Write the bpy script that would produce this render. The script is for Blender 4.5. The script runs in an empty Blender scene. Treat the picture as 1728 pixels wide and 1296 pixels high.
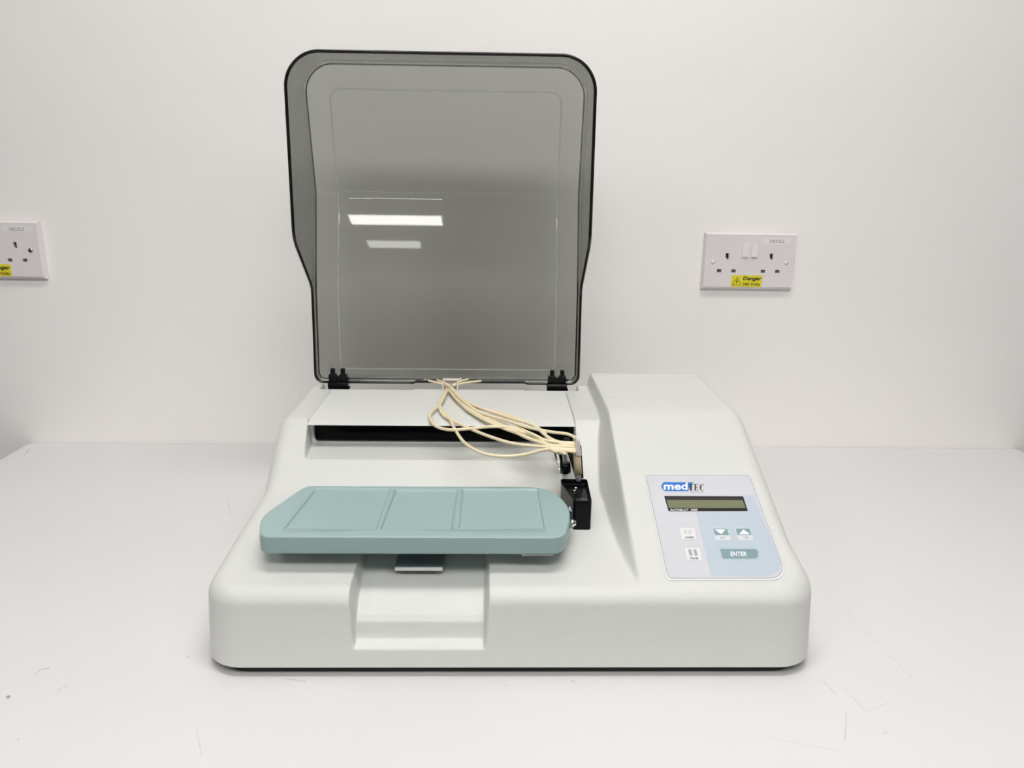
import bpy, bmesh, math, random
import numpy as np
from mathutils import Vector, Matrix
random.seed(4); rng = np.random.default_rng(4)
S = bpy.context.scene; COL = S.collection

# ------------------------------------------------------------------ camera
PITCH, YAW, ROLL, CH, F = 0.26387807, 0.02402368, 0.01390848, 0.45119236, 1300.0
WY = 1.2611                                   # distance of the wall
def _axes():
    f = np.array([math.sin(YAW)*math.cos(PITCH), math.cos(YAW)*math.cos(PITCH), -math.sin(PITCH)])
    r = np.array([math.cos(YAW), -math.sin(YAW), 0.0]); u = np.cross(r, f)
    return math.cos(ROLL)*r+math.sin(ROLL)*u, -math.sin(ROLL)*r+math.cos(ROLL)*u, f
AR, AU, AF = _axes(); CO = np.array([0, 0, CH])
cd = bpy.data.cameras.new('camera'); cam = bpy.data.objects.new('camera', cd); COL.objects.link(cam)
cd.sensor_width = 36; cd.lens = F/1728*36; cd.clip_start = .02; cd.clip_end = 50
cam.matrix_world = Matrix(((AR[0], AU[0], -AF[0], 0), (AR[1], AU[1], -AF[1], 0), (AR[2], AU[2], -AF[2], CH), (0, 0, 0, 1)))
S.camera = cam
# ------------------------------------------------------------------ world / exposure
w = bpy.data.worlds.new('world'); S.world = w; w.use_nodes = True
w.node_tree.nodes['Background'].inputs[0].default_value = (1, .99, .97, 1)
w.node_tree.nodes['Background'].inputs[1].default_value = 0.3
vs = S.view_settings; vs.view_transform = 'Standard'; vs.look = 'None'; vs.gamma = 1; vs.exposure = 0.07; vs.use_curve_mapping = False
LAMP_MAIN, LAMP_ROOM = 14.0, 10.2              # emission of the ceiling lamps and the added fill

def ray(px, py):
    return AR*(px-864)/F + AU*(648-py)/F + AF
def at(px, py, ax, v):                        # measured point on the plane axis = v
    d = ray(px, py); return CO + d*((v-CO[ax])/d[ax])
SLK, SLY, SLZ = .413, .65, .085               # sloping control face: z = SLZ + SLK (y - SLY)
def sl(px, py):
    d = ray(px, py); t = (SLZ + SLK*(0-SLY) - CO[2])/(d[2]-SLK*d[1]); p = CO+t*d; return (p[0], p[1])
def slz(px, py): return sl(1070+px/5.89, 780+py/5.89)     # read off the enlarged view

# ------------------------------------------------------------------ materials
def mat(name, col, rough=.5, metal=0, spec=.5, bump=None, emit=None, coat=0, alpha=1, trans=0, var=None):
    m = bpy.data.materials.new(name); m.use_nodes = True; nt = m.node_tree; b = nt.nodes['Principled BSDF']
    b.inputs['Base Color'].default_value = (*col, 1); b.inputs['Roughness'].default_value = rough
    b.inputs['Metallic'].default_value = metal; b.inputs['Specular IOR Level'].default_value = spec
    b.inputs['Coat Weight'].default_value = coat; b.inputs['Transmission Weight'].default_value = trans
    if emit: b.inputs['Emission Color'].default_value = (*emit[0], 1); b.inputs['Emission Strength'].default_value = emit[1]
    tc = nt.nodes.new('ShaderNodeTexCoord')
    n = nt.nodes.new('ShaderNodeTexNoise'); n.inputs['Scale'].default_value = (bump or (60, 0))[0]; n.inputs['Detail'].default_value = 3
    nt.links.new(tc.outputs['Object'], n.inputs['Vector'])
    if bump:
        bp = nt.nodes.new('ShaderNodeBump'); bp.inputs['Strength'].default_value = 1; bp.inputs['Distance'].default_value = bump[1]
        nt.links.new(n.outputs['Fac'], bp.inputs['Height']); nt.links.new(bp.outputs['Normal'], b.inputs['Normal'])
    if var:                                    # faint mottling of the surface itself
        n2 = nt.nodes.new('ShaderNodeTexNoise'); n2.inputs['Scale'].default_value = var[0]; n2.inputs['Detail'].default_value = 4
        nt.links.new(tc.outputs['Object'], n2.inputs['Vector'])
        mr = nt.nodes.new('ShaderNodeMapRange'); mr.inputs['To Min'].default_value = 1-var[1]; mr.inputs['To Max'].default_value = 1+var[1]
        nt.links.new(n2.outputs['Fac'], mr.inputs['Value'])
        mx = nt.nodes.new('ShaderNodeVectorMath'); mx.operation = 'SCALE'; mx.inputs[0].default_value = col
        nt.links.new(mr.outputs['Result'], mx.inputs['Scale']); nt.links.new(mx.outputs['Vector'], b.inputs['Base Color'])
    return m

def lines_mask(m, segs, col, strength):
    """worn scratches and specks at fixed places of a surface: segs = (x0,y0,x1,y1,halfwidth)"""
    nt = m.node_tree; b = nt.nodes['Principled BSDF']
    tc = nt.nodes.new('ShaderNodeTexCoord'); sp = nt.nodes.new('ShaderNodeSeparateXYZ'); nt.links.new(tc.outputs['Object'], sp.inputs[0])
    wob = nt.nodes.new('ShaderNodeTexNoise'); wob.inputs['Scale'].default_value = 150; nt.links.new(tc.outputs['Object'], wob.inputs['Vector'])
    def M(op, a, c=None, clamp=False):
        n = nt.nodes.new('ShaderNodeMath'); n.operation = op; n.use_clamp = clamp
        for i, v in enumerate((a, c)):
            if v is None: continue
            if isinstance(v, (int, float)): n.inputs[i].default_value = v
            else: nt.links.new(v, n.inputs[i])
        return n.outputs[0]
    tot = None
    for (x0, y0, x1, y1, hw, st) in segs:
        dx, dy = x1-x0, y1-y0; L = dx*dx+dy*dy+1e-12
        ux = M('SUBTRACT', sp.outputs[0], x0); uy = M('SUBTRACT', sp.outputs[1], y0)
        t = M('DIVIDE', M('ADD', M('MULTIPLY', ux, dx), M('MULTIPLY', uy, dy)), L, True)
        ex = M('SUBTRACT', ux, M('MULTIPLY', t, dx)); ey = M('SUBTRACT', uy, M('MULTIPLY', t, dy))
        d = M('SQRT', M('ADD', M('MULTIPLY', ex, ex), M('MULTIPLY', ey, ey)))
        d = M('ADD', d, M('MULTIPLY', M('SUBTRACT', wob.outputs['Fac'], .5), hw*1.6))
        k = M('MULTIPLY', M('SUBTRACT', 1.0, M('DIVIDE', d, hw), True), st)
        tot = k if tot is None else M('MAXIMUM', tot, k)
    mix = nt.nodes.new('ShaderNodeMix'); mix.data_type = 'RGBA'
    nt.links.new(M('MULTIPLY', tot, strength), mix.inputs['Factor'])
    src = b.inputs['Base Color'].links[0].from_socket if b.inputs['Base Color'].links else None
    if src: nt.links.new(src, mix.inputs[6])
    else: mix.inputs[6].default_value = b.inputs['Base Color'].default_value
    mix.inputs[7].default_value = (*col, 1)
    nt.links.new(mix.outputs[2], b.inputs['Base Color'])

M_WALL = mat('wall_paint', (.945, .918, .902), .6, bump=(14, .0012), var=(3, .012))
M_ROOM = mat('room_paint', (.12, .118, .115), .8)
M_CEIL = mat('ceiling_tile', (.55, .55, .54), .9, bump=(90, .001))
M_FLOOR = mat('floor_vinyl', (.10, .105, .115), .5, var=(6, .1))
M_BENCH = mat('bench_laminate', (.705, .697, .697), .42, spec=.35, var=(9, .012))
M_STEEL = mat('bench_steel', (.6, .6, .6), .4, .6)
M_CASE = mat('case_paint', (.665, .672, .648), .34, spec=.5, bump=(1100, .0004), var=(14, .01))

M_COVER = mat('cover_paint', (.73, .738, .712), .38, spec=.5, bump=(1100, .00018))
M_BASE = mat('base_black', (.02, .02, .02), .6)
M_TEAL = mat('teal_paint', (.318, .442, .438), .38, spec=.5, bump=(900, .00008), var=(20, .012))
M_BLACK = mat('black_plastic', (.004, .004, .005), .16, spec=.16)
M_GLOSSBLK = mat('black_gloss', (.001, .001, .001), .08, spec=.08)
M_TUBE = mat('cream_tube', (.84, .73, .51), .35, var=(40, .05)); M_TUBE.node_tree.nodes['Principled BSDF'].inputs['Subsurface Weight'].default_value = .15
M_TUBE.node_tree.nodes['Principled BSDF'].inputs['Subsurface Scale'].default_value = .003
M_TAN = mat('tan_tube', (.70, .56, .37), .35)
M_PINK = mat('milky_plastic', (.80, .74, .70), .3, trans=.15)
M_CLEAR = mat('clear_tube', (.80, .80, .80), .1, trans=.7)
M_BLUE_T = mat('blue_tip', (.10, .16, .34), .2, trans=.3)
M_METAL = mat('bright_metal', (.85, .85, .85), .2, 1)
M_PLATE = mat('socket_plastic', (.82, .77, .775), .3)
M_SW = mat('switch_plastic', (.83, .80, .80), .25)
M_HOLE = mat('socket_hole', (.01, .008, .008), .6)
M_SHUT = mat('socket_shutter', (.20, .15, .13), .4)
M_STK = mat('white_sticker', (.86, .84, .83), .4)
M_YEL = mat('yellow_sticker', (.82, .72, .03), .45)
M_INK = mat('black_ink', (.02, .02, .02), .5)
M_INKG = mat('grey_ink', (.18, .17, .17), .5)
M_PANEL = mat('panel_film', (.62, .62, .66), .25)
M_PANELR = mat('panel_film_edge', (.74, .74, .735), .25)
M_PBLUE = mat('panel_blue_film', (.50, .57, .64), .25)
M_LINE = mat('panel_line', (.06, .06, .07), .4)
M_LINEG = mat('panel_grey_line', (.35, .35, .37), .4)
M_LOGO = mat('logo_blue', (.015, .17, .56), .3)
M_WHITE = mat('white_ink', (.85, .86, .87), .4)
M_BTN = mat('button_teal', (.22, .33, .36), .3)
M_BEZ = mat('display_bezel', (.008, .008, .008), .25)
M_LCD = mat('display_olive', (.19, .20, .125), .2, spec=.3)
M_LCDT = mat('display_band', (.025, .022, .025), .3)

def smoke_mat():
    """smoked acrylic: tint deepens with the length of the path through the sheet"""
    m = bpy.data.materials.new('smoked_acrylic'); m.use_nodes = True; nt = m.node_tree
    nt.nodes.remove(nt.nodes['Principled BSDF']); out = nt.nodes['Material Output']
    lw = nt.nodes.new('ShaderNodeLayerWeight'); lw.inputs['Blend'].default_value = .5     # facing = 1 - cos
    def M(op, a, c):
        n = nt.nodes.new('ShaderNodeMath'); n.operation = op
        for i, v in enumerate((a, c)):
            if isinstance(v, (int, float)): n.inputs[i].default_value = v
            else: nt.links.new(v, n.inputs[i])
        return n.outputs[0]
    cosv = M('MAXIMUM', M('SUBTRACT', 1.0, lw.outputs['Facing']), .12)
    # refracted cosine sqrt(1 - sin^2/n^2)
    cr = M('SQRT', M('SUBTRACT', 1.0, M('DIVIDE', M('SUBTRACT', 1.0, M('MULTIPLY', cosv, cosv)), 2.22)), 0)
    ln = M('DIVIDE', 1.0, cr)
    cmb = nt.nodes.new('ShaderNodeCombineColor')
    for i, t in enumerate((.677, .685, .665)):   # transmission of one face of the shell
        nt.links.new(M('POWER', t, ln), cmb.inputs[i])
    tr = nt.nodes.new('ShaderNodeBsdfTransparent'); nt.links.new(cmb.outputs[0], tr.inputs[0])
    gl = nt.nodes.new('ShaderNodeBsdfGlossy'); gl.inputs['Roughness'].default_value = .02; gl.inputs['Color'].default_value = (1, 1, 1, 1)
    fr = nt.nodes.new('ShaderNodeFresnel'); fr.inputs['IOR'].default_value = 1.49
    mx = nt.nodes.new('ShaderNodeMixShader'); nt.links.new(M('MULTIPLY', fr.outputs[0], .55), mx.inputs[0])
    nt.links.new(tr.outputs[0], mx.inputs[1]); nt.links.new(gl.outputs[0], mx.inputs[2]); nt.links.new(mx.outputs[0], out.inputs[0])
    return m
M_SMOKE = smoke_mat()
M_SMEDGE = mat('smoked_edge', (.008, .009, .008), .12, spec=.5)

# ------------------------------------------------------------------ object helpers
def link(name, me, m=None, parent=None):
    o = bpy.data.objects.new(name, me); COL.objects.link(o)
    if m is not None: me.materials.append(m)
    if parent is not None: o.parent = parent; o.matrix_parent_inverse = parent.matrix_world.inverted()
    return o
def empty(name, loc, label, cat, group=None):
    o = bpy.data.objects.new(name, None); COL.objects.link(o); o.location = loc; o.empty_display_size = .05
    o['label'] = label; o['category'] = cat
    if group: o['group'] = group
    bpy.context.view_layer.update(); return o
def mesh_from(verts, faces, smooth=False):
    me = bpy.data.meshes.new('m'); me.from_pydata([tuple(map(float, v)) for v in verts], [], faces); me.update()
    if smooth: me.polygons.foreach_set('use_smooth', [True]*len(me.polygons))
    return me
def fixn(me):
    bm = bmesh.new(); bm.from_mesh(me); bmesh.ops.recalc_face_normals(bm, faces=bm.faces); bm.to_mesh(me); bm.free(); return me
def bevel(o, w, seg=3, ang=35):
    b = o.modifiers.new('bevel', 'BEVEL'); b.width = w; b.segments = seg; b.limit_method = 'ANGLE'; b.angle_limit = math.radians(ang)
    for p in o.data.polygons: p.use_smooth = True
    n = o.modifiers.new('wn', 'WEIGHTED_NORMAL'); n.keep_sharp = True
    return o
def box_me(x0, x1, y0, y1, z0, z1):
    v = [(x, y, z) for z in (z0, z1) for y in (y0, y1) for x in (x0, x1)]
    return mesh_from(v, [(0, 2, 3, 1), (4, 5, 7, 6), (0, 1, 5, 4), (2, 6, 7, 3), (1, 3, 7, 5), (0, 4, 6, 2)])
def box(name, x0, x1, y0, y1, z0, z1, m, parent=None, bev=0, seg=3):
    o = link(name, box_me(x0, x1, y0, y1, z0, z1), m, parent)
    if bev: bevel(o, bev, seg)
    return o
def prism(name, pts, z0, z1, m, parent=None, bev=0, seg=3, fn=None):
    """outline pts (x,y) extruded z0..z1; fn maps the finished vertex"""
    n = len(pts); v = [(x, y, z0) for x, y in pts]+[(x, y, z1) for x, y in pts]
    f = [tuple(range(n-1, -1, -1)), tuple(range(n, 2*n))]+[(i, (i+1) % n, n+(i+1) % n, n+i) for i in range(n)]
    if fn: v = [fn(p) for p in v]
    o = link(name, fixn(mesh_from(v, f)), m, parent)
    if bev: bevel(o, bev, seg)
    return o
def catmull(P, n=8):
    P = [np.array(p, float) for p in P]; Q = [2*P[0]-P[1]]+P+[2*P[-1]-P[-2]]; out = []
    for i in range(1, len(Q)-2):
        a, b, c, d = Q[i-1:i+3]
        for k in range(n):
            t = k/n; out.append(.5*((2*b)+(-a+c)*t+(2*a-5*b+4*c-d)*t*t+(-a+3*b-3*c+d)*t**3))
    out.append(P[-1]); return out
def tube_me(path, r, ns=10, closed=False, cap=True):
    P = [Vector(p) for p in path]; N = len(P); verts = []; faces = []
    rs = r if isinstance(r, (list, tuple)) else [r]*N
    up = None
    for i in range(N):
        if closed: t = (P[(i+1) % N]-P[i-1]).normalized()
        else: t = (P[min(i+1, N-1)]-P[max(i-1, 0)]).normalized()
        if up is None:
            up = Vector((0, 0, 1)) if abs(t.z) < .9 else Vector((0, 1, 0))
        s = t.cross(up).normalized(); up = s.cross(t).normalized()
        for k in range(ns):
            a = 2*math.pi*k/ns; verts.append(P[i]+(s*math.cos(a)+up*math.sin(a))*rs[i])
    for i in range(N if closed else N-1):
        j = (i+1) % N
        for k in range(ns):
            faces.append((i*ns+k, i*ns+(k+1) % ns, j*ns+(k+1) % ns, j*ns+k))
    if cap and not closed: faces += [tuple(range(ns-1, -1, -1)), tuple((N-1)*ns+k for k in range(ns))]
    return fixn(mesh_from(verts, faces, True))
def tube(name, path, r, m, parent, ns=10, closed=False): return link(name, tube_me(path, r, ns, closed), m, parent)
def cyl(name, a, b, r, m, parent, ns=24, r2=None):
    a, b = np.array(a, float), np.array(b, float)
    return link(name, tube_me([a, a+(b-a)*.5, b], [r, (r+(r2 or r))/2, r2 or r], ns), m, parent)
def join_me(mes):
    bm = bmesh.new()
    for me in mes: bm.from_mesh(me)
    out = bpy.data.meshes.new('j'); bm.to_mesh(out); bm.free(); return out
def rrect(x0, x1, y0, y1, r, n=6):
    """rounded rectangle outline, r = single or (bl, br, tr, tl)"""
    if not isinstance(r, (tuple, list)): r = (r,)*4
    out = []
    for (cx, cy, sx, sy, a0, rr) in ((x0, y0, 1, 1, 180, r[0]), (x1, y0, -1, 1, 270, r[1]), (x1, y1, -1, -1, 0, r[2]), (x0, y1, 1, -1, 90, r[3])):
        for k in range(n+1):
            a = math.radians(a0+90*k/n); out.append((cx+sx*rr+rr*math.cos(a), cy+sy*rr+rr*math.sin(a)))
    return out
def rpoly(pts, rad, n=6):
    """round the corners of a polygon"""
    out = []; N = len(pts)
    for i in range(N):
        p = np.array(pts[i]); a = np.array(pts[i-1]); b = np.array(pts[(i+1) % N]); r = rad[i] if isinstance(rad, (list, tuple)) else rad
        if r <= 0: out.append(tuple(p)); continue
        u = (a-p)/np.linalg.norm(a-p); v = (b-p)/np.linalg.norm(b-p)
        for k in range(n+1):
            t = k/n; q = (1-t)**2*(p+u*r)+2*t*(1-t)*p+t*t*(p+v*r); out.append(tuple(q))
    return out
_fc = {}
def text_me(s, bold=0.0, shear=0.0):
    c = bpy.data.curves.new('t', 'FONT'); c.body = s; c.size = 1; c.offset = bold; c.shear = shear; c.resolution_u = 3
    o = bpy.data.objects.new('t', c); COL.objects.link(o); bpy.context.view_layer.update()
    me = bpy.data.meshes.new_from_object(o.evaluated_get(bpy.context.evaluated_depsgraph_get()))
    bpy.data.objects.remove(o); return me
def place_text(name, s, x0, x1, y0, y1, fn, m, parent, bold=0.0, shear=0.0):
    """text fitted to a rectangle then carried by fn(x,y)->3-D"""
    me = text_me(s, bold, shear); V = np.array([v.co[:] for v in me.vertices]); lo, hi = V.min(0), V.max(0)
    for v in me.vertices:
        a = (v.co.x-lo[0])/(hi[0]-lo[0]); b = (v.co.y-lo[1])/(hi[1]-lo[1])
        v.co = fn(x0+(x1-x0)*a, y0+(y1-y0)*b)
    me.materials.clear(); return link(name, me, m, parent)
def polys(name, plist, fn, m, parent):
    v = []; f = []
    for pl in plist:
        b = len(v); v += [fn(x, y) for x, y in pl]; f.append(tuple(range(b, b+len(pl))))
    return link(name, mesh_from(v, f), m, parent)
def outline_strip(name, pts, wd, fn, m, parent):
    """thin band along a closed outline"""
    P = [np.array(p, float) for p in pts]; N = len(P); v = []; f = []
    for i in range(N):
        t = P[(i+1) % N]-P[i-1]; t /= np.linalg.norm(t)+1e-12; nn = np.array([-t[1], t[0]])
        v += [fn(*(P[i]-nn*wd/2)), fn(*(P[i]+nn*wd/2))]
    for i in range(N):
        j = (i+1) % N; f.append((2*i, 2*j, 2*j+1, 2*i+1))
    return link(name, mesh_from(v, f), m, parent)

# ------------------------------------------------------------------ room shell
RX0, RX1, RY0, ZF, ZC = -2.6, 2.6, -4.2, -.75, 1.85
def struct(name, *a, m=None):
    o = box(name, *a, m); o['kind'] = 'structure'; return o
struct('wall_back', RX0-.1, RX1+.1, WY, WY+.12, ZF, ZC, m=M_WALL)
struct('wall_left', RX0-.1, RX0, RY0, WY, ZF, ZC, m=M_ROOM)
struct('wall_right', RX1, RX1+.1, RY0, WY, ZF, ZC, m=M_ROOM)
struct('wall_front', RX0-.1, RX1+.1, RY0-.1, RY0, ZF, ZC, m=mat('far_wall_paint', (.7, .68, .66), .8))
struct('floor', RX0-.1, RX1+.1, RY0-.1, WY+.12, ZF-.1, ZF, m=M_FLOOR)
struct('ceiling', RX0-.1, RX1+.1, RY0-.1, WY+.12, ZC, ZC+.1, m=M_CEIL)

def emis(name, s, col=(1, .985, .96)):
    m = bpy.data.materials.new(name); m.use_nodes = True; nt = m.node_tree; nt.nodes.remove(nt.nodes['Principled BSDF'])
    e = nt.nodes.new('ShaderNodeEmission'); e.inputs[0].default_value = (*col, 1); e.inputs[1].default_value = s
    nt.links.new(e.outputs[0], nt.nodes['Material Output'].inputs[0]); return m
M_LF = mat('lamp_frame', (.8, .8, .8), .5)
def ceiling_or_fill_lamp(x, y, lx, ly, strength, label):
    e = empty('ceiling_or_fill_light', (x, y, ZC), label, 'ceiling light', 'ceiling lights of the room and added fill lights')
    box('frame', x-lx/2-.02, x+lx/2+.02, y-ly/2-.02, y+ly/2+.02, ZC-.03, ZC-.0005, M_LF, e, .004)
    box('diffuser', x-lx/2, x+lx/2, y-ly/2, y+ly/2, ZC-.036, ZC-.0302, emis('lamp_glow', strength), e)
ceiling_or_fill_lamp(.11, .46, 1.2, .32, LAMP_MAIN, 'large ceiling light directly above the machine')
ceiling_or_fill_lamp(-.60, -2.28, .55, .13, LAMP_ROOM*2.4, 'short slim ceiling light behind the camera')
ceiling_or_fill_lamp(-.66, -2.68, .34, .11, LAMP_ROOM*1.0, 'smallest ceiling light behind the camera')
ceiling_or_fill_lamp(.1, -.75, 1.2, .5, LAMP_ROOM*1.4, 'added wide fill light overhead just behind the camera')  # added fill to brighten the wall and front faces, no known source
ceiling_or_fill_lamp(1.5, -1.0, .6, .6, LAMP_ROOM*.6, 'added fill light overhead at the right of the room')  # unseen extra fill, added to lift the right side
ceiling_or_fill_lamp(-1.6, -.6, .6, .6, LAMP_ROOM*.9, 'added fill light overhead at the left of the room')  # unseen extra fill, added to lift the left side

# ------------------------------------------------------------------ bench
def seg(px0, py0, px1, py1, hw, st):
    a = at(px0, py0, 2, 0); b = at(px1, py1, 2, 0); return (a[0], a[1], b[0], b[1], hw, st)
marks = [seg(14, 1175, 15, 1177, .0022, 1), seg(60, 1138, 68, 1130, .0010, .8), seg(68, 1130, 84, 1127, .0008, .6), seg(97, 1165, 113, 1157, .0007, .5),
         seg(30, 1247, 32, 1248, .001, .5), seg(1427, 1030, 1540, 1145, .0005, .28), seg(1385, 1145, 1412, 1173, .0006, .4), seg(1424, 1160, 1462, 1202, .0005, .3),
         seg(1462, 1202, 1500, 1185, .0005, .3), seg(1428, 1200, 1426, 1250, .0006, .4), seg(1493, 1237, 1496, 1237, .001, .5), seg(332, 1230, 340, 1275, .0005, .3),
         seg(315, 1109, 320, 1109, .0008, .5), seg(385, 845, 390, 868, .0007, .35), seg(480, 1145, 515, 1150, .0008, .5), seg(850, 1155, 856, 1158, .0008, .5),
         seg(965, 1149, 970, 1151, .001, .5), seg(42, 768, 50, 757, .001, .5), seg(1436, 875, 1439, 876, .0008, .5), seg(1300, 1245, 1420, 1268, .0005, .25)]
lines_mask(M_BENCH, marks, (.16, .15, .14), 1.0)
bench = empty('lab_bench', (.06, .86, -.75), 'white laminate lab bench standing against the wall', 'bench')
BX0, BX1, BY0 = -.7925, .9195, .46
prism('bench_top', rrect(BX0, BX1, BY0, WY-.0012, (.02, .02, .012, .012)), -.028, 0, M_BENCH, bench, .0015, 2)
for lx in (BX0+.06, BX1-.06):
    for ly in (BY0+.06, WY-.08):
        box('leg', lx-.02, lx+.02, ly-.02, ly+.02, ZF+.0005, -.0285, M_STEEL, bench, .003)
box('frame_rail', BX0+.08, BX1-.08, BY0+.05, BY0+.07, -.075, -.0285, M_STEEL, bench)

# ------------------------------------------------------------------ machine
mach = empty('blot_processor', (.02, .855, 0), 'off-white benchtop lab machine with smoked lid raised, teal tray and control panel', 'lab machine')
OX0, OX1, OY0, OY1 = -.2712, .3090, .6225, 1.086
RC = {(-1, -1): .040, (1, -1): .040, (-1, 1): .02, (1, 1): .02}
def warp(x, y):
    """square grid -> rounded outline; returns warped x,y and distance d to the outline"""
    x = x.copy(); y = y.copy(); d = np.minimum(np.minimum(x-OX0, OX1-x), np.minimum(y-OY0, OY1-y))
    for (sx, sy), R in RC.items():
        cx = (OX0+R) if sx < 0 else (OX1-R); cy = (OY0+R) if sy < 0 else (OY1-R)
        a = (x-cx)*sx/R; b = (y-cy)*sy/R; k = (a > 0) & (b > 0)
        A = a*np.sqrt(1-b*b/2, where=k, out=np.ones_like(b)); B = b*np.sqrt(1-a*a/2, where=k, out=np.ones_like(a))
        x = np.where(k, cx+sx*R*A, x); y = np.where(k, cy+sy*R*B, y)
        d = np.where(k, R*(1-np.sqrt(np.clip(A*A+B*B, 0, 1))), d)
    return x, y, np.maximum(d, 0)
def smin(a, b, k):
    h = np.clip(.5+.5*(b-a)/k, 0, 1); return b*(1-h)+a*h-k*h*(1-h)
def smax(a, b, k): return -smin(-a, -b, k)
def sstep(t): t = np.clip(t, 0, 1); return t*t*(3-2*t)
def lines(a, b, step, dense):
    """grid lines a..b; dense = (lo, hi, step) bands"""
    s = set(np.round(np.arange(a, b, step), 6)); s.add(round(b, 6))
    out = [v for v in s if not any(lo < v < hi for lo, hi, _ in dense)]
    for lo, hi, st in dense: out += list(np.linspace(lo, hi, max(2, int(round((hi-lo)/st))+1)))
    out = np.unique(np.round(out, 6)); keep = [out[0]]
    for v in out[1:]:
        if v-keep[-1] > .00018: keep.append(v)
    keep[-1] = b if b-keep[-1] < .0004 else keep[-1]
    return np.array(keep)
NX0, NX1 = -.1325, -.0025        # front notch
QX0, QX1 = -.2255, .1000         # recess and cover
def case_z(x, y, d):
    zL = .083+.118*(y-.65); zr = .1025+.70*(y-.818)
    zL = smin(smax(zL, zr, .005), .1618+0*y, .003)
    zR = smin(SLZ+SLK*(y-SLY), .1805+0*y, .006)
    side = zR-(.1375-x)/np.interp(y, [.65, .70, .79, .90, .95], [.6, .5, .30, .33, .22])
    z = smax(zL, smin(zR, side, .005), +.002+.003*np.clip((.1375-x)/.006, 0, 1))
    # rounded shoulder and drafted wall
    r = .016; dxs = np.minimum(x-OX0, OX1-x); ds = .0025+.0060*sstep((z-.085)/.025); d0 = ds+(.0085-ds)*sstep(((dxs-(y-OY0))/.04)*.5+.5)
    dd = np.clip(d-d0, 0, r); drop = r-np.sqrt(np.maximum(r*r-(r-dd)**2, 0))
    shoulder = z-drop
    wall = .010+(z-r-.010)*np.clip(d/d0, 0, 1)**1.0
    z = np.where(d < d0, wall, shoulder)
    # notch in the front
    dn = np.array([0, .0014, .0027, .0130, .0148, .0175, .0215, .033, .049, .078, .173])
    zn = np.array([.010, .0190, .0272, .0320, .036, .0470, .0520, .0610, .0685, .0760, .086])
    nz = np.interp(y-OY0, dn, zn)
    mx = sstep((x-NX0)/.006)*sstep((NX1-x)/.006)*(1-sstep((y-.775)/.02))
    z = np.where(nz < z, z*(1-mx)+nz*mx, z)
    # recess in the riser
    fl = .1272+(y-.8545)*.055
    mrec = sstep((x-QX0+.0015+(.9-y)*(-.08))/.004)*sstep((QX1-x)/.003)*((y > .852) & (y <= .9065))
    z = np.where((fl < z), z*(1-mrec)+fl*mrec, z)
    # seat under the cover
    mseat = sstep((x-QX0)/.0008)*sstep((QX1-x)/.0008)*((y > .9065) & (y < 1.0345))
    z = z*(1-mseat)+np.minimum(z, .1545)*mseat
    # trough along the hinge
    mid = (x > -.113) & (x < .042); y0 = np.where(mid, 1.0400, 1.0355)
    mt = sstep((x+.243)/.002)*sstep((.119-x)/.002)*sstep((y-y0)/.0015)*(1-sstep((y-1.0770)/.0015))
    z = z*(1-mt)+np.minimum(z, .1450)*mt
    return z
gx = lines(OX0, OX1, .004, [(OX0, OX0+.026, .0006), (OX1-.026, OX1, .0006), (-.245, -.239, .0005), (-.229, -.217, .0006), (NX0-.001, NX0+.008, .0007), (NX1-.008, NX1+.001, .0007),
                             (-.115, -.111, .0007), (.040, .044, .0007), (.096, .145, .0009)])
gy = lines(OY0, OY1, .004, [(OY0, OY0+.026, .0005), (.81, .826, .001), (.850, .862, .0007), (.885, .912, .0006), (1.032, 1.045, .0005), (1.074, OY1, .0006), (.775, .80, .0015), (.87, .886, .0012)])
GX, GY = np.meshgrid(gx, gy); WX, WYY, D = warp(GX, GY); Z = case_z(WX, WYY, D)
ny, nx = Z.shape
V = np.stack([WX.ravel(), WYY.ravel(), Z.ravel()], 1)
idx = np.arange(nx*ny).reshape(ny, nx)
Fq = np.stack([idx[:-1, :-1].ravel(), idx[:-1, 1:].ravel(), idx[1:, 1:].ravel(), idx[1:, :-1].ravel()], 1)
me = bpy.data.meshes.new('housing'); me.from_pydata(V.tolist(), [], Fq.tolist())
me.polygons.foreach_set('use_smooth', [True]*len(me.polygons)); me.update()
case = link('housing', me, M_CASE, mach)
ring = list(idx[0, :])+list(idx[1:, -1])+list(idx[-1, -2::-1])+list(idx[-2:0:-1, 0])
bp = [(.018+(V[i, 0]-.018)*.972, .855+(V[i, 1]-.855)*.966) for i in ring][::3]
prism('base_plate', bp, .0004, .0125, M_BASE, mach)

def csk(px, py, z): p = at(px, py, 2, z); return p[0], p[1]
def sk(px, py, z, hw, dx=.0006):
    a, b = csk(px, py, z); return (a-dx, b, a+dx, b-.0004, hw, 1)
lines_mask(M_CASE, [sk(1035, 671, .1805, .0008, .0018), sk(1198, 698, .176, .0007), sk(860, 951, .086, .0009, .0001), sk(1020, 857, .098, .0006)], (.06, .05, .05), .9)
lines_mask(M_COVER, [sk(636, 697, .1625, .0008)], (.06, .05, .05), .9)
# cover over the back shelf
cv = [(.8842, .1590), (.8850, .1602), (.9080, .1626), (1.0340, .1622), (1.0340, .1560), (.905, .1580), (.893, .1580)]
n = len(cv); cx0, cx1 = QX0+.0015, QX1-.0015
cvv = [(cx0, y, z) for y, z in cv]+[(cx1, y, z) for y, z in cv]
o = link('top_cover', fixn(mesh_from(cvv, [tuple(range(n)), tuple(range(2*n-1, n-1, -1))]+[(i, (i+1) % n, n+(i+1) % n, n+i) for i in range(n)])), M_COVER, mach); bevel(o, .0006, 2, 20)
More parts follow.
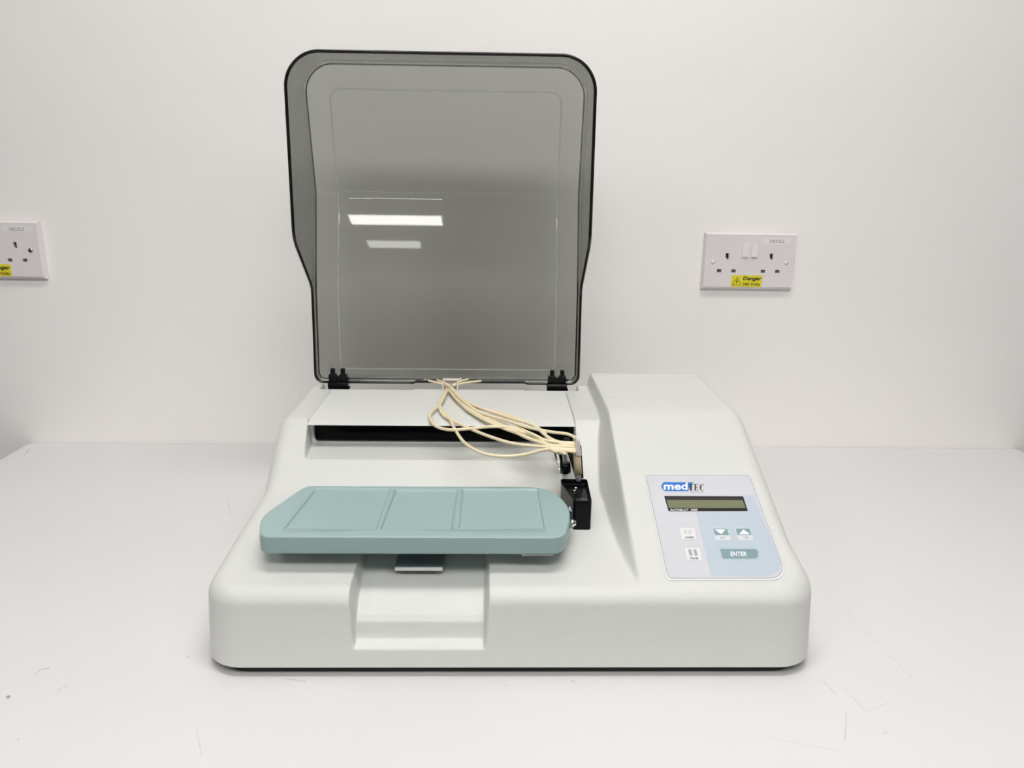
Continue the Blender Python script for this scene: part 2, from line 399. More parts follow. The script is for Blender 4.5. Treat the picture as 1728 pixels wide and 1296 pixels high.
# dark slot under the cover
o = prism('slot_window', [(x, z) for x, z in rrect(QX0+.0055, QX1-.0016, .1335, .1578, (.004, .001, .001, .001))], 0, 1, M_GLOSSBLK, mach, fn=lambda p: (p[0], .9035+p[2]*.0025, p[1]))

# lid ---------------------------------------------------------------------
LX0, LX1, LZ0, LZ1 = -.2525, .1200, .1660, .5915
YR = (np.array([.16, .29, .302, .366, .380, .57, .60]), np.array([1.0570, 1.0670, 1.0640, .9890, .9835, .9880, .9900]))
YC = (np.array([.16, .30, .425, .56, .60]), np.array([1.0640, 1.0740, 1.1030, 1.0740, 1.0680]))
def sm_interp(z, T, w=.008):
    return sum(np.interp(z+o, *T) for o in np.linspace(-w, w, 5))/5
lg = lines(LX0, LX1, .006, [(LX0, LX0+.0040, .0003), (LX0+.0040, LX0+.045, .0012), (LX1-.045, LX1-.0040, .0012), (LX1-.0040, LX1, .0003)])
lz = lines(LZ0, LZ1, .005, [(LZ0, LZ0+.02, .001), (.28, .39, .002), (.415, .435, .002), (LZ1-.045, LZ1-.0040, .0012), (LZ1-.0040, LZ1, .0003)])
AX, AZ = np.meshgrid(lg, lz); LD = np.minimum(np.minimum(AX-LX0, LX1-AX), np.minimum((AZ-LZ0)*5.0, LZ1-AZ))
LRC = {(-1, -1): .012, (1, -1): .012, (-1, 1): .042, (1, 1): .042}
X2, Z2 = AX.copy(), AZ.copy()
for (sx, sz), R in LRC.items():
    cx = (LX0+R) if sx < 0 else (LX1-R); cz = (LZ0+R) if sz < 0 else (LZ1-R)
    a = (AX-cx)*sx/R; b = (AZ-cz)*sz/R; k = (a > 0) & (b > 0)
    A = a*np.sqrt(1-b*b/2, where=k, out=np.ones_like(b)); B = b*np.sqrt(1-a*a/2, where=k, out=np.ones_like(a))
    X2 = np.where(k, cx+sx*R*A, X2); Z2 = np.where(k, cz+sz*R*B, Z2)
    LD = np.where(k & (sz > 0), R*(1-np.sqrt(np.clip(A*A+B*B, 0, 1))), np.where(k, np.minimum(LD, 4*R*(1-np.sqrt(np.clip(A*A+B*B, 0, 1)))), LD))
LD = np.maximum(LD, 0)
yr = sm_interp(Z2, YR, .006); yc = sm_interp(Z2, YC, .006)
f1 = np.clip(LD/.0036, 0, 1); f2 = sstep(LD/.0036); cham = .008*(1-(1-np.clip((LD-.0036)/.030, 0, 1))**1.0)
lowf = np.clip((Z2-LZ0)/.03, 0, 1)
Y2 = np.where(LD < .0036, yr+(yc-yr)*f1, yc+cham)
VL = np.stack([X2.ravel(), Y2.ravel(), Z2.ravel()], 1); nz_, nx_ = X2.shape; il = np.arange(nx_*nz_).reshape(nz_, nx_)
FL = np.stack([il[:-1, :-1].ravel(), il[:-1, 1:].ravel(), il[1:, 1:].ravel(), il[1:, :-1].ravel()], 1)
me = bpy.data.meshes.new('lid'); me.from_pydata(VL.tolist(), [], FL.tolist()); me.polygons.foreach_set('use_smooth', [True]*len(me.polygons)); me.update()
lid = link('lid', me, M_SMOKE, mach); me.materials.append(M_SMEDGE); lid['label'] = 'smoked see-through lid raised upright'
so = lid.modifiers.new('solid', 'SOLIDIFY'); so.thickness = .0024; so.offset = 1; so.use_rim = True; so.material_offset_rim = 1
lring = list(il[0, :])+list(il[1:, -1])+list(il[-1, -2::-1])+list(il[-2:0:-1, 0])
rp = []
for i in lring:
    p = VL[i].copy()
    if p[2] < LZ0+.002 and -.113 < p[0] < .046: p[2] += .0030*sstep(min((p[0]+.113)/.004, (.046-p[0])/.004))
    if not rp or np.linalg.norm(p-rp[-1]) > .0015: rp.append(p)
me = tube_me(rp, .0016, 8, closed=True); rim = link('lid_rim', me, M_SMEDGE, lid)
# dark bead added along the wall-to-panel bend, standing in for its refraction line
bend = []
for (sx, sz, a0) in ((1, 1, 180), (-1, 1, 270), (-1, -1, 0), (1, -1, 90)):
    e = .0040; R = .010 if sz > 0 else .038
    cx = (LX0+e+R) if sx > 0 else (LX1-e-R); cz = (LZ0+e+R) if sz > 0 else (LZ1-e-R)
    for k in range(11):
        a = math.radians(a0+9*k); bend.append((cx+R*math.cos(a), cz+R*math.sin(a)))
bp_ = []
for i in range(len(bend)):
    a = np.array(bend[i]); b = np.array(bend[(i+1) % len(bend)]); k = max(1, int(np.linalg.norm(b-a)/.006))
    bp_ += [a+(b-a)*j/k for j in range(k)]
bp3 = [(p[0], float(sm_interp(np.array(p[1]), YC, .006))-.0006, p[1]) for p in bp_]
link('bend_dark_line', tube_me(bp3, .0007, 6, closed=True), M_SMEDGE, lid)

# pale strips painting the highlight along the panel bend, and across its fold
M_HILITE = bpy.data.materials.new('painted_highlight'); M_HILITE.use_nodes = True; _n = M_HILITE.node_tree
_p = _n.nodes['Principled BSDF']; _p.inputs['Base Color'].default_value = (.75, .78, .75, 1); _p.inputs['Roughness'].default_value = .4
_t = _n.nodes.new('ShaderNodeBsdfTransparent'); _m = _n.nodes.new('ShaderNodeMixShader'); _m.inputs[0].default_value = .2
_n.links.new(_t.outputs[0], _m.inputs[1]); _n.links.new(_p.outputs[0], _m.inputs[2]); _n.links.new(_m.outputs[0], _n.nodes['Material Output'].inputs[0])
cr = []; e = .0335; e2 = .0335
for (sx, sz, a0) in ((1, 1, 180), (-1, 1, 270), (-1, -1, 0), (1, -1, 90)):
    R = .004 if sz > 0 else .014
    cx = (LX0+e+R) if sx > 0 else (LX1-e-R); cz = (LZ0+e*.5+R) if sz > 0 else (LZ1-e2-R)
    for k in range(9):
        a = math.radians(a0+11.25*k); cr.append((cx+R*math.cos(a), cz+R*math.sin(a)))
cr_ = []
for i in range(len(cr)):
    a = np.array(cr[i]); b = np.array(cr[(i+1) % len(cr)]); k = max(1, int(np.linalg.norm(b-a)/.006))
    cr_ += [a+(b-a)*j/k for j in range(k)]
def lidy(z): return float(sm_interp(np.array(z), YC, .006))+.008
link('crease_highlight', tube_me([(p[0], lidy(p[1])-.0030, p[1]) for p in cr_], .0012, 6, closed=True), M_HILITE, lid)
tube('crease_highlight', [(x_, lidy(.427)-.0026, .427) for x_ in np.linspace(LX0+e+.004, -.05, 20)], .0004, M_HILITE, lid, 6)

# hinges ------------------------------------------------------------------
def hinge(xc):
    y0 = 1.0500; hw = .0142
    parts = []
    parts.append(tube_me([(xc-hw, y0-.002, .1645), (xc, y0-.002, .1645), (xc+hw, y0-.002, .1645)], .0056, 20))
    parts.append(box_me(xc-hw*.9, xc+hw*.9, y0-.003, y0+.006, .166, .1765))
    for s in (-1, 1):
        parts.append(box_me(xc+s*.0072-.0056, xc+s*.0072+.0056, y0-.006, y0+.003, .1720, .1800))
        parts.append(box_me(xc+s*.0070-.0030, xc+s*.0070+.0030, y0-.005, y0+.001, .1780, .1885))
    parts.append(box_me(xc-hw*.97, xc+hw*.97, y0-.0065, y0+.0065, .1452, .1680))
    parts.append(box_me(xc+hw*.85, xc+hw*1.12, y0-.006, y0+.002, .1725, .1755))
    parts.append(box_me(xc+hw*.85, xc+hw*1.12, y0-.006, y0+.002, .1590, .1625))
    o = link('hinge', join_me(parts), M_BLACK, mach); bevel(o, .0009, 2); return o
for px in (571.5, 939.5): hinge(at(px, 645, 1, 1.05)[0])

# tray --------------------------------------------------------------------
TZ0, TZ1 = .1050, .1235
tout = [(-.2185, .6610), (.0675, .6610), (.0785, .7120), (.0775, .7400), (.0605, .7835), (-.2045, .7835), (-.2295, .7060)]
tout = rpoly(tout, [.011, .014, .020, .022, .026, .012, .016], 8)
def scale_out(pts, k):
    P = np.array(pts); N = len(P); out = []
    for i in range(N):
        t = P[(i+1) % N]-P[i-1]; t /= np.linalg.norm(t)+1e-9; nn = np.array([-t[1], t[0]]); out.append(tuple(P[i]+nn*k))
    return out
# cells: sunken floors between raised ribs
cell_x = [(-.2015, -.1930, -.1145, -.1120), (-.1080, -.1085, -.0412, -.0395), (-.0345, -.0360, .0510, .0495)]  # front-left, back-left, back-right, front-right handled below
cells = []
for a, b in (((475, 893), (530, 826)),): pass
def tp(px, py, z=TZ1-.0005): p = at(px, py, 2, z); return (p[0], p[1])
cells = [[tp(477, 893), tp(640, 894), tp(657, 826), tp(531, 825)],
         [tp(641, 894), tp(761, 894), tp(772, 826), tp(668, 826)],
         [tp(774, 894), tp(920, 893), tp(908, 826), tp(781, 826)]]
cells[0][1] = tp(634, 894); cells[1][0] = tp(640.5, 894)
bm = bmesh.new()
def loop(pts, z): return [bm.verts.new((x, y, z)) for x, y in pts]
levels = [(0.0018, TZ0), (0, TZ0+.002), (0, TZ1-.0018), (.0005, TZ1-.0008), (.0016, TZ1)]
rings = [loop(scale_out(tout, k), z) for k, z in levels]
for a, b in zip(rings, rings[1:]):
    for i in range(len(a)): bm.faces.new((a[i], a[(i+1) % len(a)], b[(i+1) % len(b)], b[i]))
bm.faces.new(rings[0][::-1])
# top with three openings, filled by triangulation
edges = [bm.edges.get((rings[-1][i], rings[-1][(i+1) % len(tout)])) for i in range(len(tout))]
for c in cells:
    co = rpoly(c, .0015, 3); P = np.array(co); ctr = P.mean(0)
    l1 = loop(co, TZ1); l2 = loop([tuple(p+(ctr-p)/np.linalg.norm(ctr-p)*.0007) for p in P], TZ1-.0028); l3 = loop([tuple(p+(ctr-p)/np.linalg.norm(ctr-p)*.0016) for p in P], TZ1-.0032)
    m_ = len(co)
    edges += [bm.edges.new((l1[i], l1[(i+1) % m_])) for i in range(m_)]
    for a, b in ((l1, l2), (l2, l3)):
        for i in range(m_): bm.faces.new((a[i], a[(i+1) % m_], b[(i+1) % m_], b[i]))
    bm.faces.new(l3)
bmesh.ops.triangle_fill(bm, use_beauty=True, edges=edges)
bmesh.ops.recalc_face_normals(bm, faces=bm.faces)
me = bpy.data.meshes.new('tray'); bm.to_mesh(me); bm.free()
tray = link('tray', me, M_TEAL, mach); tray['label'] = 'teal tray with three shallow cells'
for p in me.polygons: p.use_smooth = True
es = tray.modifiers.new('wn', 'WEIGHTED_NORMAL')
me.set_sharp_from_angle(angle=math.radians(40))
# support under the tray
box('tray_support', -.110, -.030, .735, .768, .0800, .1048, M_CASE, mach, .002)
box('tray_catch', -.0955, -.0485, .6795, .7200, .0790, .0825, mat('catch_grey', (.16, .20, .21), .3), mach, .0004, 2)
box('tray_catch_edge', -.0950, -.0490, .6785, .6797, .0787, .0820, mat('catch_edge', (.75, .74, .72), .3), mach)
box('tray_pad', .0275, .0575, .6620, .675, .1034, .1049, M_CLEAR, mach, .0004)
pn = at(966.5, 868, 1, .715); 
cyl('pivot_pin', (.0765, .7120, .1140), (.0835, .7120, .1140), .0026, M_METAL, mach, 16)
cyl('pivot_nut', (.0780, .7120, .1140), (.0815, .7120, .1140), .0042, M_METAL, mach, 6)

# drip box beside the tray -------------------------------------------------
bx = [(.0840, .7390), (.1025, .7390), (.1045, .7990), (.0745, .7990), (.0745, .7850)]
bo = rpoly(bx, [.003, .003, .004, .004, .002], 4)
BZ0, BZ1 = .0905, .1265
bm = bmesh.new(); N = len(bo)
l0 = loop(bo, BZ0); l1 = loop(bo, BZ1); l2 = loop(scale_out(bo, .0013), BZ1); l3 = loop(scale_out(bo, .0016), BZ1-.006)
for a, b in ((l0, l1), (l1, l2), (l2, l3)):
    for i in range(N): bm.faces.new((a[i], a[(i+1) % N], b[(i+1) % N], b[i]))
bm.faces.new(l0[::-1]); bm.faces.new(l3); bmesh.ops.recalc_face_normals(bm, faces=bm.faces)
me = bpy.data.meshes.new('drip_box'); bm.to_mesh(me); bm.free()
dbox = link('drip_box', me, M_BLACK, mach); bevel(dbox, .0006, 2)
box('box_insert', .088, .100, .742, .758, .1196, .1212, mat('insert_grey', (.03, .028, .03), .15), dbox, .0005)
for k, (a, b) in enumerate(((.0885, .778), (.0905, .785))):
    cyl('box_screw', (a, b, .1196), (a, b, .1222), .0016, M_METAL, dbox, 12)

# lever arms and nozzles ----------------------------------------------------
def A3(px, py, Y): return tuple(at(px, py, 1, Y))
Ym = .800
arm = [(951, 742, .862), (961, 742, .862), (984, 808, Ym-.004), (972, 812, Ym-.004)]
pa = [A3(*p) for p in arm]; thick = .004
v = [tuple(np.array(p)+np.array((0, dy, 0))) for dy in (.004, .009) for p in pa]
o = link('lever_arm', fixn(mesh_from(v, [(0, 1, 2, 3), (7, 6, 5, 4)]+[(i, (i+1) % 4, 4+(i+1) % 4, 4+i) for i in range(4)])), M_BLACK, mach); bevel(o, .0008, 2)
pa = [A3(970, 752, Ym+.009), A3(981, 752, Ym+.009), A3(985, 808, Ym+.002), A3(972, 808, Ym+.002)]
v = [tuple(np.array(p)+np.array((0, dy, 0))) for dy in (0, .004) for p in pa]
o = link('lever_arm', fixn(mesh_from(v, [(0, 1, 2, 3), (7, 6, 5, 4)]+[(i, (i+1) % 4, 4+(i+1) % 4, 4+i) for i in range(4)])), M_BLACK, mach); bevel(o, .0008, 2)
# tan riser tube, milky manifold
tube('riser_tube', [A3(973.5, 760, Ym), A3(974.5, 780, Ym), A3(975.5, 799, Ym)], .0043, M_TAN, mach, 14)
tube('riser_tip', [A3(975.5, 798, Ym), A3(976, 806, Ym), A3(976.5, 812, Ym-.001)], .0034, M_CLEAR, mach, 12)
pm = [A3(*p) for p in ((970, 743, Ym), (972.5, 737.5, Ym), (977.5, 741, Ym), (981, 768, Ym), (970, 768, Ym))]
v = [tuple(np.array(p)+np.array((0, dy, 0))) for dy in (-.006, .006) for p in pm]
o = link('manifold', fixn(mesh_from(v, [(0, 1, 2, 3, 4), (9, 8, 7, 6, 5)]+[(i, (i+1) % 5, 5+(i+1) % 5, 5+i) for i in range(5)])), M_PINK, mach); bevel(o, .002, 3)
# dispensing nozzle
Yn = .803
tube('nozzle', [A3(953.5, 781, Yn), A3(954, 789, Yn), A3(954, 797, Yn)], .0060, M_BLACK, mach, 18)
pa = [A3(942, 762, Yn+.004), A3(955, 762, Yn+.004), A3(958, 783, Yn), A3(946, 783, Yn)]
v = [tuple(np.array(p)+np.array((0, dy, 0))) for dy in (.002, .007) for p in pa]
link('nozzle_bracket', fixn(mesh_from(v, [(0, 1, 2, 3), (7, 6, 5, 4)]+[(i, (i+1) % 4, 4+(i+1) % 4, 4+i) for i in range(4)])), M_BLACK, mach)
for k, (a, b) in enumerate(((951.0, 951.0), (955.5, 955.0))):
    tube('nozzle_tip', [A3(a, 796, Yn), A3(a, 806, Yn), A3(b, 810, Yn)], .0014, M_CLEAR, mach, 8)
    tube('dosing_needle', [A3(b, 808, Yn), A3(b, 815, Yn), A3(b, 822, Yn)], .0013, M_BLUE_T, mach, 8)
tube('nozzle_sleeve', [A3(950, 764, Yn-.003), A3(953, 771, Yn-.003), A3(953.5, 782, Yn-.002)], .0026, M_CLEAR, mach, 10)
tube('guide_rod', [A3(935, 760, .86), A3(941, 782, .835), A3(945, 797, .815)], .0012, M_METAL, mach, 8)

# tubes ---------------------------------------------------------------------
TZ = .1655
def TP(px, py, h=0.0): return tuple(at(px, py, 2, TZ+h))
# each: pixels read along the tube with a small height offset
T = [
 [(757, 655, .004), (790, 683, .004), (832, 694, .003), (872, 705, .003), (905, 722, .003), (921, 735, .003), (940, 745, .001), (972, 751, 0)],
 [(759, 654, .006), (780, 675, .006), (810, 696, .004), (850, 708, .003), (890, 721, .003), (930, 729, .004), (955, 732, .004), (969, 738, .002), (973, 747, -.001)],
 [(756, 656, .003), (775, 678, .003), (808, 700, .002), (840, 716, .001), (875, 727, .001), (900, 735, 0), (925, 750, 0), (950, 753, 0), (972, 755, -.002)],
 [(758, 656, .002), (785, 688, .002), (818, 709, .001), (845, 721, 0), (875, 732, -.001), (900, 742, -.001), (925, 752, -.001), (940, 760, -.002), (955, 766, -.002)],
 [(754, 656, .004), (743, 675, .004), (741, 685, .003), (748, 700, .001), (765, 710, 0), (790, 722, 0), (830, 738, 0), (870, 749, -.001), (930, 755, -.001), (972, 760, -.003)],
 [(755, 657, .003), (744, 680, .003), (727, 697, .002), (726, 706, .001), (735, 719, 0), (757, 725, .001), (785, 724, .002), (830, 720, .002), (870, 722, .002), (897, 732, .002), (925, 744, .001), (972, 748, 0)],
 [(753, 657, .002), (742, 678, .002), (748, 695, .001), (757, 703, 0), (768, 725, -.001), (785, 748, -.002), (815, 765, -.003), (850, 770, -.003), (885, 767, -.002), (925, 758, -.001), (972, 759, -.003)],
 [(760, 656, .001), (790, 690, .001), (820, 705, 0), (850, 719, 0), (885, 737, 0), (915, 748, 0), (935, 757, -.001), (972, 763, -.004)],
 [(761, 653, .007), (785, 676, .007), (818, 691, .006), (858, 704, .006), (893, 715, .005), (915, 727, .004), (925, 739, .002), (945, 748, 0), (955, 752, -.001), (972, 757, -.003)],
]
for t in T:
    P = catmull([TP(*p) for p in t], 8)
    tube('feed_tube', P, .00185, M_TUBE, mach, 10)
tube('feed_tube', catmull([TP(925, 757, -.002), TP(940, 762, -.003), A3(949, 764, Yn-.003)], 6), .0026, M_TUBE, mach, 10)
# short tails that run from the clip under the lid
for t in [[(757, 652, .003), (747, 648, .004), (728, 643.5, .004), (715, 641, .003)], [(760, 652, .004), (750, 646, .006), (738, 641, .006)], [(768, 650, .003), (785, 646, .004), (812, 643, .004)],
          [(766, 651, .005), (776, 644, .006), (790, 640, .006)], [(764, 651, .003), (774, 643, .005), (778, 639, .005)]]:
    tube('feed_tube', catmull([TP(*p) for p in t], 6), .0016, M_TUBE, mach, 8)
# milky clip gathering the tubes
c0 = TP(761, 651, 0)
cl = join_me([box_me(c0[0]-.0115, c0[0]+.0115, 1.044, 1.047, .1612, .1760), box_me(c0[0]-.0115, c0[0]-.0090, 1.030, 1.046, .1612, .1735),
              box_me(c0[0]+.0085, c0[0]+.0112, 1.030, 1.046, .1612, .1735), box_me(c0[0]-.0112, c0[0]+.0110, 1.0405, 1.0465, .1735, .1758)])
o = link('tube_clip', cl, M_PINK, mach); bevel(o, .0006, 2)

# control panel ----------------------------------------------------------------
NS = np.array([0, -SLK, 1.0]); NS /= np.linalg.norm(NS)
def PS(lift):
    return lambda x, y: tuple(np.array([x, y, SLZ+SLK*(y-SLY)])+NS*lift)
def ZP(*pts): return [slz(*p) for p in pts]
po = rpoly(ZP((97, 120), (1160, 120), (1548, 1178), (318, 1178))[::-1], [.005, .021, .006, .004], 10)
pi = rpoly(ZP((116, 134), (1147, 134), (1520, 1156), (338, 1156))[::-1], [.005, .0195, .0055, .004], 10)
panel = prism('control_panel', po, -.0015, .0004, M_PANELR, mach, fn=lambda p: PS(p[2])(p[0], p[1])); panel['label'] = 'pale control panel on the sloping right side'
outline_strip('panel_border', pi, .00035, PS(.00052), M_LINE, panel)
outline_strip('panel_border', po, .00022, PS(.00047), M_LINEG, panel)
pin_ = scale_out(pi, .0003) ; pin_ = pi
polys('panel_film', [pi], PS(.00043), M_PANEL, panel)
# the bluish printed field covers the lower right
a = slz(610, 500); 
blue = ZP((765, 1138), (1330, 1138), (1435, 1090), (1462, 1010), (1185, 332), (1085, 326), (1135, 495), (612, 500))
polys('printed_field', [blue], PS(.00046), M_PBLUE, panel)
# logo
lg1 = rpoly(ZP((300, 292), (535, 292), (552, 258), (580, 212), (600, 202), (290, 200), (262, 248)), [.0016, .0002, .0002, .0002, 0, .0020, .0036], 6)
polys('logo', [lg1], PS(.00050), M_LOGO, panel)
def TXT(name, s, c0, c1, m, parent, bold=.0, shear=.0, lift=.00056):
    """text between two corners of the enlarged view (bottom-left, top-right along the same slanted frame)"""
    (x0, y0), (x1, y1) = c0, c1
    def fn(u, v):
        zx = x0+(x1-x0)*u; zy = y0+(y1-y0)*v
        return PS(lift)(*slz(zx, zy))
    return place_text(name, s, 0, 1, 0, 1, fn, m, parent, bold, shear)
TXT('logo_lettering', 'med', (294, 278), (532, 204), M_WHITE, panel, .028)
# TEC with serifs
def glyphs(x0, x1, y0, y1):
    def R_(a, b, c, d): return [(a, b), (c, b), (c, d), (a, d)]
    G = []
    # T
    G += [('T', R_(.34, 0, .68, 1)), ('T', R_(.28, 0, .74, .06)), ('T', R_(.02, .92, 1, 1)), ('T', [(.02, .72), (.10, .92), (.02, .92)]), ('T', [(.90, .92), (1, .72), (1, .92)])]
    G += [('E', R_(.12, 0, .44, 1)), ('E', R_(.02, 0, .9, .06)), ('E', R_(.02, .94, .88, 1)), ('E', R_(.3, .47, .66, .54)), ('E', R_(.62, .36, .68, .65)), ('E', [(.82, .06), (.95, .28), (.9, 0)]), ('E', [(.82, .94), (.92, .74), (.88, 1)])]
    arc = []
    for k in range(13):
        t = math.radians(50+k*260/12); arc.append((t, .5+.47*math.cos(t), .5+.52*math.sin(t), .5+(.47-.30*max(0, -math.cos(t))-.07)*math.cos(t), .5+(.44)*math.sin(t)))
    for p, q in zip(arc, arc[1:]): G.append(('C', [(p[1], p[2]), (q[1], q[2]), (q[3], q[4]), (p[3], p[4])]))
    G.append(('C', [(.86, .98), (.86, .66), (.76, .8)]))
    off = {'T': 0, 'E': .37, 'C': .70}; wd = {'T': .36, 'E': .30, 'C': .30}
    out = []
    for g, pl in G: out.append([slz(x0+(x1-x0)*(off[g]+wd[g]*px), y0+(y1-y0)*py) for px, py in pl])
    return out
polys('logo_lettering', glyphs(533, 700, 286, 220), PS(.00058), M_INK, panel)
bars = []
x = 552
while x < 692:
    w_ = random.choice((4, 5, 7)); bars.append(ZP((x, 306), (x+w_, 306), (x+w_-2, 298), (x-2, 298))); x += w_+3+(6 if 600 < x < 608 else 0)
polys('logo_small_print', bars, PS(.00056), M_INKG, panel)
# display
disp = polys('display', [rpoly(ZP((342, 492), (1130, 490), (1084, 342), (298, 339)), [.0008, .0003, .0012, .0006], 4)], PS(.00055), M_BEZ, panel)
polys('display_band', [ZP((327, 400), (1080, 400), (1066, 352), (314, 352))], PS(.00060), M_LCDT, panel)  # dark band just above the display window
polys('display_window', [ZP((344, 460), (1108, 460), (1078, 382), (322, 380))], PS(.00064), M_LCD, panel)
TXT('display_lettering', 'AUTOBLOT  3000', (356, 487), (630, 467), M_WHITE, panel, .02, lift=.00066)
# buttons
def outline_btn(q, lettering, lc):
    r = rpoly(q, .0008, 4)
    b = polys('button', [r], PS(.00052), mat('button_white', (.74, .74, .75), .3), panel)
    outline_strip('button_outline', r, .00022, PS(.00056), M_LINEG, panel)
    TXT('button_lettering', lettering, *lc, M_INK, panel, .03)
outline_btn(ZP((470, 772), (624, 772), (601, 654), (444, 652)), 'ALARM', ((505, 760), (590, 741)))
outline_btn(ZP((524, 978), (680, 978), (655, 853), (497, 851)), 'PAUSE', ((560, 969), (638, 948)))
# alarm symbol
sym = []
cx_, cy_ = 509, 698
ringp = [(cx_+12*math.cos(a), cy_+13*math.sin(a)) for a in np.linspace(0, 2*math.pi, 13)[:-1]]
outline_strip('alarm_symbol', [slz(*p) for p in ringp][::-1], .0004, PS(.0006), M_INKG, panel)
for r_ in (26, 40, 54):
    A_ = [(cx_+4+r_*math.cos(a), cy_+r_*.72*math.sin(a)) for a in np.linspace(-.75, .75, 8)]
    B_ = [(cx_+8+r_*math.cos(a), cy_+r_*.72*math.sin(a)) for a in np.linspace(.75, -.75, 8)]
    sym.append([slz(*p) for p in (A_+B_)][::-1])
polys('alarm_symbol', sym, PS(.0006), M_INKG, panel)
for x_ in (538, 590):
    r = ZP((x_+15, 932), (x_+42, 932), (x_+26, 872), (x_-2, 872))
    polys('pause_symbol', [r], PS(.00056), mat('pause_grey', (.36, .36, .40), .3), panel)
    outline_strip('pause_symbol', r, .00025, PS(.0006), M_LINEG, panel)
M_PALE = mat('button_pale', (.66, .69, .73), .3)
for dx, up, s in ((0, False, 'NO'), (224, True, 'YES')):
    polys('button', [rpoly(ZP((810+dx, 776), (960+dx, 776), (928+dx, 655), (780+dx, 655)), .0006, 3)], PS(.00050), M_PALE, panel)
    polys('button_face', [ZP((803+dx, 728), (944+dx, 728), (924+dx, 662), (784+dx, 662))], PS(.00054), M_BTN, panel)
    tri = ZP((816+dx, 720), (930+dx, 720), (862+dx, 672)) if up else ZP((866+dx, 720), (908+dx, 671), (800+dx, 671))
    polys('arrow', [tri], PS(.00058), M_WHITE, panel)
    TXT('button_lettering', s, (858+dx, 766), (912+dx, 742), M_LINEG, panel, .02)
en = rpoly(ZP((872, 972), (1228, 972), (1252, 915), (1225, 856), (836, 855)), [.0015, .004, .004, .003, .0004], 5)
polys('button', [en], PS(.00050), mat('enter_rim', (.50, .58, .60), .3), panel)
en2 = rpoly(ZP((880, 962), (1222, 962), (1240, 915), (1218, 866), (853, 866)), [.0012, .0035, .004, .0025, .0004], 5)
polys('button_face', [en2], PS(.00054), M_BTN, panel)
outline_strip('button_outline', en, .0002, PS(.00053), M_BTN, panel)
TXT('button_lettering', 'ENTER', (958, 936), (1118, 892), M_WHITE, panel, .022)

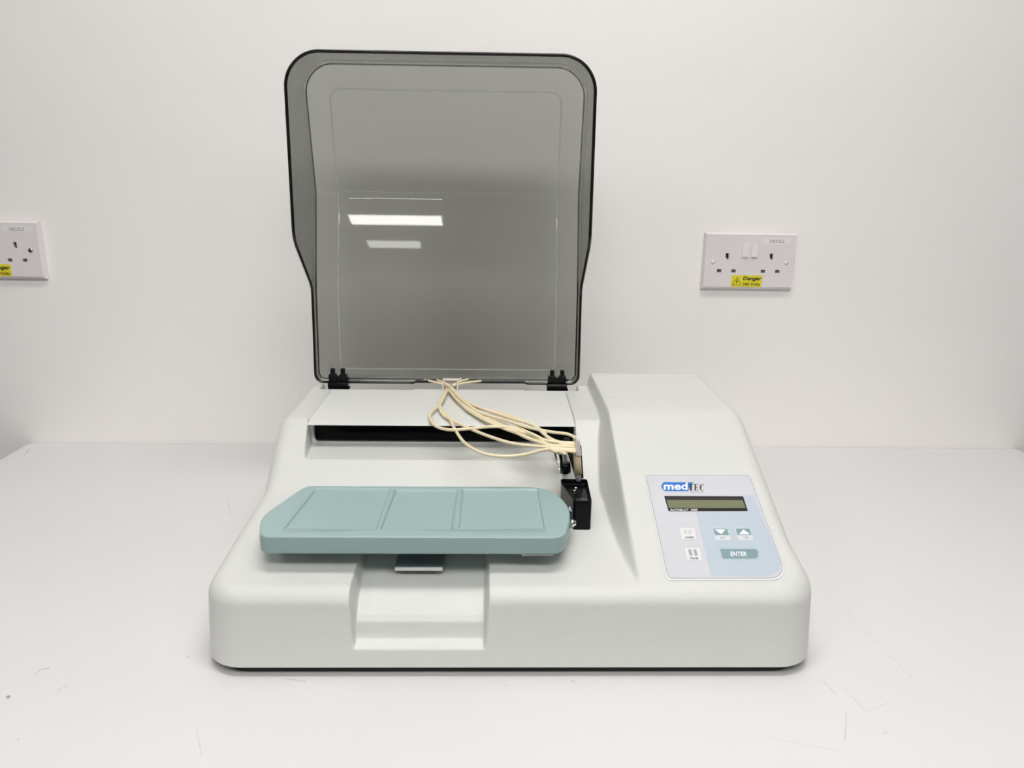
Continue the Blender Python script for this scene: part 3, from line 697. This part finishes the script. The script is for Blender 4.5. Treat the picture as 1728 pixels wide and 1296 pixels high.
# ------------------------------------------------------------------ sockets
def socket(xc, zc, label, screws):
    """double switched wall outlet; local frame u right, v up, w out of the wall"""
    W, H, TH = .150, .0915, .0095
    e = empty('wall_socket', (xc, WY, zc-H/2), label, 'wall socket', 'double wall sockets')
    fn = lambda u, v, w_=0.0: (xc+u, WY-w_, zc+v)
    hu = []
    for c in (-.0365, .0355):
        hu += [(c-.0030, c+.0024, .0035, .0135), (c-.0155, c-.0082, -.0175, -.0125), (c+.0082, c+.0155, -.0175, -.0125)]
    hx0, hz0, hzt = W/2-.0024, H/2-.0050, H/2-.0020
    xs = sorted(set([-hx0, hx0]+[v for h in hu for v in h[:2]])); zs = sorted(set([-hz0, hzt]+[v for h in hu for v in h[2:]]))
    V_ = []; F_ = []
    def q(*p): b = len(V_); V_.extend(p); F_.append(tuple(range(b, b+len(p))))
    for i in range(len(xs)-1):
        for j in range(len(zs)-1):
            mx_, mz_ = (xs[i]+xs[i+1])/2, (zs[j]+zs[j+1])/2
            if any(h[0] < mx_ < h[1] and h[2] < mz_ < h[3] for h in hu): continue
            q(fn(xs[i], zs[j], TH), fn(xs[i+1], zs[j], TH), fn(xs[i+1], zs[j+1], TH), fn(xs[i], zs[j+1], TH))
    for h in hu:
        a, b, c, d = h; cs = [(a, c), (b, c), (b, d), (a, d)]
        for k in range(4):
            p, r = cs[k], cs[(k+1) % 4]; q(fn(*p, TH), fn(*r, TH), fn(*r, TH-.006), fn(*p, TH-.006))
    # bevelled rim down to the wall
    fr = [(-hx0, -hz0), (hx0, -hz0), (hx0, hzt), (-hx0, hzt)]
    mid = [(s*(W/2-.001), t*(H/2-.001)) for s, t in ((-1, -1), (1, -1), (1, 1), (-1, 1))]
    ou = [(s*W/2, t*H/2) for s, t in ((-1, -1), (1, -1), (1, 1), (-1, 1))]
    for k in range(4):
        p, r = fr[k], fr[(k+1) % 4]; p2, r2 = mid[k], mid[(k+1) % 4]; p3, r3 = ou[k], ou[(k+1) % 4]
        q(fn(*p2, TH-.004), fn(*r2, TH-.004), fn(*r, TH), fn(*p, TH)); q(fn(*p3, .0005), fn(*r3, .0005), fn(*r2, TH-.004), fn(*p2, TH-.004))
    me = mesh_from(V_, F_); bm = bmesh.new(); bm.from_mesh(me); bmesh.ops.remove_doubles(bm, verts=bm.verts, dist=1e-6); bm.to_mesh(me); bm.free()
    plate = link('face_plate', me, M_PLATE, e)
    for k, h in enumerate(hu):
        earth = k % 3 == 0
        a, b, c, d = h
        o = box('pin_hole', xc+a+.00005, xc+b-.00005, WY-TH+.0055, WY-TH+.0058, zc+c+.00005, zc+d-.00005, M_HOLE, e)
        if not earth: box('shutter', xc+a+.0012, xc+b-.0012, WY-TH+.0015, WY-TH+.0040, zc+c+.0013, zc+d-.0016, M_SHUT, o)
        else:
            o2 = link('shutter', mesh_from([fn(a+.0003, c, TH-.0012), fn(a+.0030, c, TH-.0012), fn(a+.0003, c+.0045, TH-.0012)], [(0, 1, 2)]), M_SHUT if False else M_PLATE, o)
    for u in (-.0135, .0020):
        x0, x1, z0, z1 = u, u+.0092, .0080, .0290
        v = [fn(x0, z0, TH+.0030), fn(x1, z0, TH+.0030), fn(x1, z1, TH+.0008), fn(x0, z1, TH+.0008), fn(x0, z0, TH-.002), fn(x1, z0, TH-.002), fn(x1, z1, TH-.002), fn(x0, z1, TH-.002),
             fn(x0, (z0+z1)/2, TH+.0012), fn(x1, (z0+z1)/2, TH+.0012)]
        o = link('rocker_switch', fixn(mesh_from(v, [(0, 1, 9, 8), (8, 9, 2, 3), (7, 6, 5, 4), (0, 4, 5, 1), (3, 2, 6, 7), (1, 5, 6, 2, 9), (0, 8, 3, 7, 4)])), M_SW, e); bevel(o, .0004, 2)
    for u, met in ((-.0595, screws[0]), (.0605, screws[1])):
        if met:
            a = np.array(fn(u-.002, 0, TH)); cyl('screw', fn(u-.002, .0005, TH-.001), fn(u-.002, .0005, TH+.0004), .0036, mat('screw_brass', (.55, .42, .33), .3, 1), e, 20)
            box('screw_slot', xc+u-.0045, xc+u+.0006, WY-TH-.0006, WY-TH-.00042, zc+.0001, zc+.0010, M_HOLE, e)
        else: cyl('screw_cap', fn(u, -.001, TH-.001), fn(u, -.001, TH+.00025), .0037, M_SW, e, 20)
    # stickers
    s0 = box('name_sticker', xc+.0185, xc+.0650, WY-TH-.0003, WY-TH-.0001, zc+.0292, zc+.0385, M_STK, e)
    place_text('sticker_lettering', 'DB2/5L2', .0305, .0535, .0312, .0360, lambda u, v: fn(u, v, TH+.0004), M_INKG, s0, .0)
    s1 = box('warning_sticker', xc-.0270, xc+.0235, WY-TH-.0003, WY-TH-.0001, zc-.0405, zc-.0218, M_YEL, e); s1['label'] = 'yellow danger sticker'
    place_text('sticker_lettering', 'Danger', -.0080, .0222, -.0318, -.0238, lambda u, v: fn(u, v, TH+.0004), M_INK, s1, .035, .12)
    place_text('sticker_lettering', '240 Volts', -.0085, .0205, -.0388, -.0335, lambda u, v: fn(u, v, TH+.0004), M_INK, s1, .02, .12)
    tri = [(-.0250, -.0378), (-.0105, -.0378), (-.0172, -.0252)]
    outline_strip('warning_triangle', rpoly(tri, .0012, 3), .0008, lambda u, v: fn(u, v, TH+.0004), M_INK, s1)
    polys('warning_bolt', [[(-.0178, -.0290), (-.0166, -.0290), (-.0172, -.0318), (-.0190, -.0324)], [(-.0186, -.0318), (-.0160, -.0312), (-.0182, -.0362)]], lambda u, v: fn(u, v, TH+.0004), M_INK, s1)
    return e
socket(.4130, .3215, 'white double wall socket on the right of the machine, complete', (False, False))
socket(-.7960, .3260, 'white double wall socket cut off by the left edge of the photo', (True, True))
